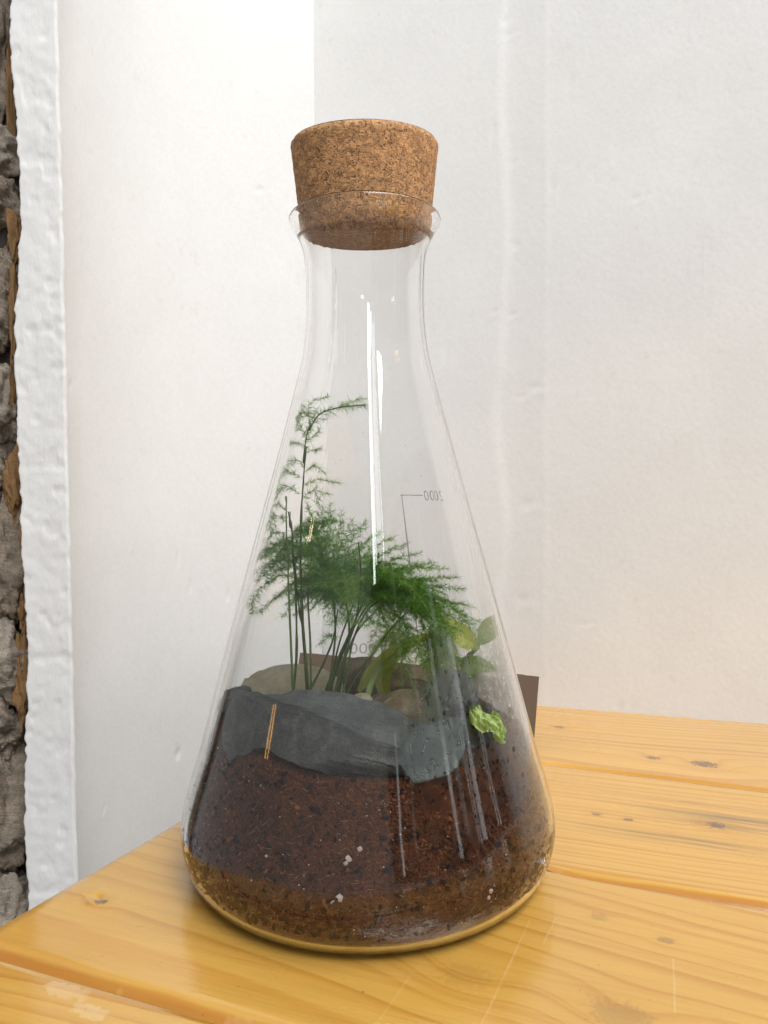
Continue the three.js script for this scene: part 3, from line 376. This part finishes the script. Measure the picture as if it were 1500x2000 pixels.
// ---------------------------------------------------------------- asparagus fern
{
  const fern = thing('asparagus_fern', 'feathery green asparagus fern with a tall bent shoot growing inside the flask', 'plant');
  const r = rng(5), mats = [[0.19, 0.42, 0.014], [0.15, 0.37, 0.012], [0.28, 0.48, 0.035], [0.46, 0.55, 0.16]].map((c) => std({ color: RGB(...c), roughness: 0.75, transmission: 0.6, thickness: 0 }));
  const stemMat = [std({ color: RGB(0.085, 0.12, 0.03), roughness: 0.6 }), std({ color: RGB(0.13, 0.19, 0.045), roughness: 0.6 })];
  const keep = (p) => { const m = radiusAt(clamp(p.y, 0.03, 0.28)) - 0.0012, q = Math.hypot(p.x, p.z); if (q > m) { p.x *= m / q; p.z *= m / q; } return p; };
  const curve = (pts) => new THREE.CatmullRomCurve3(pts.map(([u, v, d]) => keep(at(u, v, 0.336 - (d ?? 0) / 1000))), false, 'centripetal');
  function tube(c, n, r0, r1, sides = 5) { const g = new THREE.TubeGeometry(c, n, 1, sides), p = g.attributes.position, ctr = V(); for (let k = 0; k <= n; k++) { c.getPointAt(k / n, ctr); const rr = lerp(r0, r1, k / n); for (let s = 0; s <= sides; s++) { const i = k * (sides + 1) + s; p.setXYZ(i, ctr.x + (p.getX(i) - ctr.x) * rr, ctr.y + (p.getY(i) - ctr.y) * rr, ctr.z + (p.getZ(i) - ctr.z) * rr); } } return g; }
  const stem = (pts, r0 = 0.0006, r1 = 0.0003, k = 0) => mesh('stem', tube(curve(pts), 40, r0, r1), stemMat[k], fern);
  let tri, UP = V(0, 1, 0);
  const needle = (p, d, len, w) => { const s = V(r() - 0.5, r() - 0.5, r() - 0.5).cross(d).normalize().multiplyScalar(w * 0.5), e = p.clone().addScaledVector(d, len), m = p.clone().addScaledVector(d, len * 0.5); m.y += len * 0.04; keep(e); tri.push(p.x - s.x * 0.6, p.y - s.y * 0.6, p.z - s.z * 0.6, p.x + s.x * 0.6, p.y + s.y * 0.6, p.z + s.z * 0.6, e.x, e.y, e.z); };
  const rod = (a, b, w) => { const d = b.clone().sub(a), s = V(r() - 0.5, r() - 0.5, r() - 0.5).cross(d).normalize().multiplyScalar(w / 2), t = s.clone().cross(d).normalize().multiplyScalar(w / 2); for (const q of [s, t]) tri.push(a.x - q.x, a.y - q.y, a.z - q.z, a.x + q.x, a.y + q.y, a.z + q.z, b.x, b.y, b.z); };
  const tuft = (p, d, n, len) => { for (let k = 0; k < n; k++) { const e = V(r() * 2 - 1, r() * 2 - 1, r() * 2 - 1).normalize().addScaledVector(d, 0.75).normalize(); needle(p, e, len * (0.6 + 0.6 * r()), 0.00032); } };
  function frond(pts, Lb = 9, mat = 0, dens = 1) {
    tri = []; const c = curve(pts), L = c.getLength() * 1000, n = Math.max(8, Math.round(L / 0.8)); let prev = c.getPointAt(0);
    const axis = V(r() - 0.5, 0.9 + r(), r() - 0.5).normalize();
    for (let k = 1; k <= n; k++) {
      const t = k / n, p = c.getPointAt(t), d = c.getTangentAt(t); rod(prev, p, 0.00035 * (1 - t * 0.5)); prev = p; tuft(p, d, 4, 0.0034);
      if (k % 2 === 0 && t < 0.97) {
        const sgn = (k % 4 ? 1 : -1), out = d.clone().cross(axis).normalize().multiplyScalar(sgn).addScaledVector(d, 0.7).addScaledVector(V(r() - 0.5, r() - 0.6, r() - 0.5), 0.7).normalize();
        const bl = Lb * Math.pow(1 - t, 0.7) * Math.min(1, 0.3 + t * 5) * (0.6 + 0.6 * r()), m = Math.max(2, Math.round(bl / 0.8)); let q = p.clone();
        for (let b = 1; b <= m; b++) { const w = q.clone().addScaledVector(out, bl / m / 1000); out.y -= 0.035; out.normalize(); keep(w); rod(q, w, 0.00022); q = w; tuft(w, out, Math.round(3.6 * dens + r()), 0.0034); }
      }
    }
    const g = new THREE.BufferGeometry(); g.setAttribute('position', new THREE.Float32BufferAttribute(tri, 3)); g.computeVertexNormals(); mesh('frond', g, mats[mat], fern);
  }
  // stalks on the left: u, v, millimetres towards the camera
  stem([[573, 1350, 22], [570, 1280, 21], [566, 1180, 20], [562, 1060, 17], [560, 970, 14]], 0.0006, 0.0003, 1);
  stem([[574, 1350, 16], [580, 1270, 16], [578, 1160, 14], [570, 1040, 12], [568, 1000, 10]]);
  stem([[603, 1355, 18], [597, 1280, 18], [590, 1180, 16], [588, 1060, 14], [592, 960, 12], [596, 890, 10], [604, 840, 9], [628, 808, 10], [665, 797, 12], [714, 792, 14]], 0.0007, 0.00025);
  stem([[600, 1355, 10], [592, 1240, 10], [580, 1150, 8], [574, 1080, 7], [564, 1000, 5]]);
  stem([[608, 1355, 15], [606, 1250, 15], [602, 1150, 14], [612, 1060, 12]], 0.0006, 0.0003, 1);
  stem([[603, 1352, 14], [625, 1310, 13], [650, 1250, 12], [660, 1190, 12]]);
  stem([[640, 1362, 16], [650, 1290, 16], [655, 1230, 14], [648, 1150, 12], [625, 1060, 10]]);
  stem([[632, 1362, 14], [655, 1300, 14], [690, 1220, 12], [720, 1150, 10], [740, 1080, 8]]);
  stem([[640, 1365, 12], [660, 1300, 12], [700, 1210, 10], [745, 1150, 8]]);
  stem([[652, 1366, 18], [670, 1290, 18], [695, 1210, 16], [705, 1130, 16], [700, 1060, 14]]);
  stem([[660, 1368, 10], [672, 1300, 10], [682, 1230, 8], [670, 1150, 6], [650, 1080, 4]]);
  stem([[667, 1370, 20], [680, 1300, 20], [690, 1250, 18], [720, 1190, 18], [780, 1150, 20]]);
  stem([[645, 1366, 8], [655, 1290, 7], [668, 1240, 6], [690, 1180, 4]]);
  stem([[672, 1372, 14], [690, 1330, 14], [730, 1275, 14], [762, 1230, 14], [800, 1190, 16]], 0.0005, 0.0003);
  stem([[655, 1366, 6], [670, 1300, 4], [700, 1230, 0], [760, 1170, -4]]);
  // sprays on the tall shoot
  frond([[598, 870, 10], [606, 836, 9], [630, 808, 10], [668, 797, 12], [716, 794, 14]], 7, 0);
  frond([[660, 798, 12], [690, 785, 13], [716, 780, 14]], 4, 2);
  frond([[616, 820, 9], [585, 808, 5], [582, 830, 3]], 4, 0); frond([[606, 830, 9], [606, 790, 7], [640, 776, 8]], 5, 0); frond([[600, 850, 10], [580, 828, 6], [590, 800, 6]], 4, 0);
  frond([[598, 872, 10], [578, 866, 7], [563, 868, 6]], 4, 0); frond([[598, 862, 10], [615, 852, 12], [626, 838, 13]], 4, 0); frond([[597, 885, 10], [612, 880, 12], [626, 878, 13]], 4, 0);
  frond([[595, 905, 10], [575, 900, 8], [562, 908, 6]], 4, 0); frond([[594, 925, 11], [615, 912, 12], [634, 925, 13]], 4, 2); frond([[592, 948, 12], [622, 938, 13], [664, 945, 15]], 3, 2);
  frond([[590, 935, 11], [560, 920, 8], [545, 930, 6], [538, 960, 6]], 5, 0); frond([[586, 965, 12], [555, 950, 9], [536, 975, 8]], 5, 0); frond([[590, 975, 12], [610, 960, 14], [640, 965, 16]], 5, 0);
  frond([[564, 1000, 14], [540, 985, 12], [530, 1010, 10]], 5, 0);
  // left sprays
  [[[563, 1010], [535, 1010], [528, 1040]], [[563, 1040], [530, 1045], [514, 1075]], [[562, 1075], [525, 1075], [503, 1095]], [[570, 1095], [530, 1100], [503, 1135]], [[590, 1120], [535, 1130], [500, 1165], [490, 1200]], [[600, 1140], [550, 1160], [505, 1195]], [[620, 1150], [575, 1175], [552, 1205]], [[600, 1110], [550, 1110], [520, 1140]], [[640, 1150], [600, 1180], [575, 1200]], [[610, 1080], [580, 1070], [545, 1090]], [[620, 1100], [590, 1130], [560, 1150]], [[575, 1050], [560, 1080], [530, 1110]]].forEach((p, k) => frond(p.map(([u, v], i) => [u, v, 16 - i * 3 + (r() - 0.5) * 14]), 7, k % 2));
  // the dense crown
  [[600, 985], [622, 972], [645, 985], [668, 1000], [690, 1015], [716, 1018], [742, 1040], [768, 1050], [795, 1062], [822, 1080], [845, 1098], [872, 1112], [893, 1128], [910, 1152], [922, 1185], [930, 1222], [900, 1232], [868, 1205], [845, 1160], [800, 1120], [770, 1100], [735, 1085], [700, 1070], [665, 1050], [640, 1040], [615, 1040]].forEach(([u, v], k) => {
    const d0 = 8 + (r() - 0.5) * 10, d1 = d0 + (r() - 0.45) * 34, su = 640 + (u - 640) * 0.35 + (r() - 0.5) * 20, sv = 1165 - r() * 40;
    frond([[su, sv, d0], [lerp(su, u, 0.5), lerp(sv, v, 0.62) - 8, lerp(d0, d1, 0.5)], [u, v, d1]], 11, k % 4 === 3 ? 2 : k % 2);
  });
  for (let k = 0; k < 64; k++) { const t = r(), u = 575 + t * 300 + (r() - 0.5) * 40, top = 1010 + t * 130, v = top + r() * (1180 + t * 30 - top), d0 = (r() - 0.5) * 30 + 6, d1 = d0 + (r() - 0.5) * 36; const su = 650 + (u - 650) * 0.5, sv = 1185 - r() * 60; frond([[su, sv, d0], [(su + u) / 2, (sv + v) / 2 - 15, (d0 + d1) / 2], [u, v, d1]], 11, k % 2); }
  for (let k = 0; k < 38; k++) { const u = 640 + r() * 250, v = 1165 + r() * (60 + (u - 640) * 0.22), d0 = (r() - 0.4) * 28 + 6, d1 = d0 + (r() - 0.5) * 36, su = 660 + (u - 660) * 0.45, sv = 1130 + (r() - 0.5) * 50; frond([[su, sv, d0], [(su + u) / 2, (sv + v) / 2 - 14, (d0 + d1) / 2], [u, v, d1]], 10, k % 3 === 2 ? 2 : k % 2); }
  for (let k = 0; k < 22; k++) { const u = 515 + r() * 110, v = 1030 + r() * 150, d0 = 10 + (r() - 0.5) * 16; frond([[u + 60, v - 10, d0], [u + 25, v - 14, d0 - 3], [u - 10, v + 14, d0 - 6]], 8, k % 2); }
  for (let k = 0; k < 34; k++) { const u = 720 + r() * 200, v = 1245 + r() * 95, d0 = -6 + (r() - 0.5) * 18; frond([[lerp(u, 800, 0.5), 1225 + r() * 20, d0], [lerp(u, 800, 0.25), v - 26, d0 + 2], [u, v, d0 + 4]], 8, 3); }
  // hanging sprays on the right
  [[[780, 1150], [860, 1170], [920, 1230], [955, 1262]], [[760, 1160], [820, 1190], [880, 1250]], [[740, 1180], [790, 1220], [830, 1300]], [[760, 1180], [810, 1250], [840, 1340], [845, 1412]], [[780, 1170], [850, 1230], [880, 1300]], [[720, 1190], [760, 1220], [800, 1290]], [[700, 1190], [730, 1215], [755, 1225]], [[800, 1190], [860, 1260], [900, 1290], [930, 1290]], [[680, 1190], [690, 1215], [720, 1222]], [[770, 1200], [790, 1280], [810, 1350]], [[650, 1240], [640, 1245], [622, 1258]], [[730, 1275], [745, 1255], [765, 1235]], [[820, 1180], [880, 1190], [935, 1215]]].forEach((p, k) => frond(p.map(([u, v], i) => [u, v, 14 + i * 6 + (r() - 0.5) * 10]), k === 10 ? 4 : 8, k % 3));
}

// ---------------------------------------------------------------- leafy plant and the crinkled leaf
function leafGeo(pts, width, up, { cup = 0.25, wav = 0, seed = 1, shape = 0.8 } = {}) {
  const c = new THREE.CatmullRomCurve3(pts, false, 'centripetal');
  return sheet(40, 64, (i, j, q) => {
    c.getPointAt(j, q); const t = c.getTangentAt(j), s = t.clone().cross(up).normalize(), n = s.clone().cross(t).normalize(), w = width * Math.pow(Math.sin(Math.PI * Math.pow(j * 0.97 + 0.015, shape)), 0.75), x = (i - 0.5) * 2;
    const rip = wav * (fbm(j * 9 + seed, x * 4 + seed, 5) - 0.5) * (0.4 + Math.abs(x)), vein = 0.0003 * Math.abs(Math.sin((j * 9 - Math.abs(x) * 1.6) * Math.PI)) - 0.0006 * Math.exp(-x * x * 60);
    q.addScaledVector(s, w * x).addScaledVector(n, cup * w * x * x + rip + vein);
  }, (i, j) => [i, j]);
}
const leafTex = (c, c2) => tex(256, 256, (x, y, o) => { const i = x / 256 - 0.5, j = y / 256, v = Math.max(Math.exp(-((i * 40) ** 2)), 0.7 * Math.exp(-(((((j * 9 - Math.abs(i) * 3.2) % 1 + 1) % 1 - 0.5) * 9) ** 2))), a = fbm(x / 30, y / 30, 4); for (let k = 0; k < 3; k++) o[k] = 255 * (lerp(c[k], c2[k], clamp(v * 0.6 + (a - 0.5) * 0.35, 0, 1))); }, true);
const leafMat = std({ map: leafTex([0.8, 0.84, 0.42], [0.9, 0.92, 0.58]), roughness: 0.6, transmission: 0.55, thickness: 0 });
const leafMat2 = std({ map: leafTex([0.62, 0.72, 0.36], [0.9, 0.93, 0.72]), roughness: 0.6, transmission: 0.4, thickness: 0 });
{
  const t = thing('leafy_plant', 'pale yellow green broad leaved plant behind the fern on the right, veiled by mist', 'plant');
  const P = (u, v, d) => at(u, v, 0.336 - d / 1000);
  const L = (pts, w, up, mat, o) => mesh('leaf', leafGeo(pts.map((p) => P(...p)), w, up, o), mat, t);
  L([[940, 1262, -12], [905, 1245, -8], [880, 1225, -4], [860, 1208, 0]], 0.0052, V(0.2, 0.5, 1), leafMat);
  L([[935, 1262, -10], [950, 1240, -8], [963, 1220, -6], [972, 1200, -4]], 0.0052, V(0, 0.3, 1), leafMat2, { shape: 1.4 });
  L([[700, 1350, -8], [735, 1305, -6], [790, 1262, -6], [850, 1235, -8]], 0.0036, V(0.2, 0.4, 1), leafMat);
  L([[930, 1330, -14], [890, 1305, -10], [850, 1295, -8], [820, 1300, -8]], 0.0042, V(0, 0.6, 1), leafMat2);
  L([[850, 1350, -14], [885, 1320, -12], [930, 1300, -10], [975, 1310, -8]], 0.0055, V(0, 0.6, 1), leafMat2);
  L([[760, 1370, -12], [745, 1330, -8], [765, 1290, -8], [800, 1260, -10]], 0.0036, V(0.4, 0.2, 1), leafMat);
  const tubeOf = (pts, r) => new THREE.TubeGeometry(new THREE.CatmullRomCurve3(pts.map((p) => P(...p))), 24, r, 8);
  const sm = std({ color: RGB(0.33, 0.42, 0.13), roughness: 0.5, transmission: 0.2, thickness: 0 });
  mesh('stalk', tubeOf([[712, 1392, 14], [718, 1360, 8], [728, 1330, 0], [745, 1300, -6]], 0.0013), sm, t); mesh('stalk', tubeOf([[830, 1400, -10], [870, 1330, -12], [935, 1262, -12]], 0.0011), sm, t);
  const g = leafGeo([at(918, 1380, 0.288), at(945, 1400, 0.283), at(972, 1418, 0.280), at(978, 1452, 0.279)], 0.0046, V(0.5, 0.3, 0.8), { wav: 0.0055, seed: 7, cup: -0.5 });
  tag(mesh('crinkled_leaf', g, leafMat2), 'light green crinkled leaf lying on the stones against the right glass', 'leaf');
}

// ---------------------------------------------------------------- folded card behind the flask
{
  const t = thing('folded_card', 'plain dark brown folded card standing behind the flask', 'card');
  const m = std({ color: RGB(0.13, 0.085, 0.052), roughness: 0.7, bumpMap: plasterBump, bumpScale: 0.0002 });
  const a = V(-0.062, 0, -0.208), b = V(0.1052, 0, -0.1272), dir = b.clone().sub(a).normalize(), back = V(dir.z, 0, -dir.x), len = a.distanceTo(b), h = 0.0475;
  for (const s of [0, 1]) { const g = new THREE.BoxGeometry(s ? len - 0.02 : len, h, 0.0012); g.translate(0, h / 2, 0); g.rotateX((s ? 1 : -1) * 0.36); const p = mesh('panel', g, m, t); p.position.copy(a).add(b).multiplyScalar(0.5).addScaledVector(back, s * 2 * h * Math.sin(0.36)); p.rotation.y = -Math.atan2(dir.z, dir.x); }
}
// ---------------------------------------------------------------- drops and specks on the inner glass
{
  const r = rng(31), M = new THREE.Matrix4(), Q = new THREE.Quaternion();
  const put = (I, k, th, y, a, b, c) => { const rr = radiusAt(y) - 0.0002, n = V(Math.sin(th), 0.27, Math.cos(th)).normalize(); Q.setFromUnitVectors(V(0, 0, 1), n); M.compose(V(Math.sin(th) * rr, y, Math.cos(th) * rr), Q, V(a, b, c)); I.setMatrixAt(k, M); };
  const water = std({ color: 0xffffff, roughness: 0, transmission: 1, thickness: 0, ior: 1.33 });
  const D = new THREE.InstancedMesh(new THREE.SphereGeometry(1, 12, 8), water, 380); D.name = 'water_drops';
  for (let k = 0; k < 380; k++) { const th = (0.45 + r() * 1.1), y = 0.07 + Math.pow(r(), 1.2) * 0.048, s = 0.00018 + r() * r() * 0.0004; put(D, k, th, y, s, s * (1.1 + r()), s * 0.5); }
  tag(D, 'water drops of condensation on the inside of the flask, right side', 'water drops', null, 'stuff'); flask.add(D); delete D.userData.category;
  const S = new THREE.InstancedMesh(new THREE.IcosahedronGeometry(1, 0), std({ color: RGB(0.03, 0.022, 0.016), roughness: 0.9 }), 520); S.name = 'dirt_specks';
  for (let k = 0; k < 520; k++) { const th = r() * 6.28, y = 0.075 + Math.pow(r(), 1.6) * 0.18, s = 0.00005 + r() * r() * 0.00016; put(S, k, th, y, s, s, s * 0.4); }
  tag(S, 'tiny dark specks of soil stuck to the inside of the flask', null, null, 'stuff'); flask.add(S);
}
renderer.render(scene, camera);
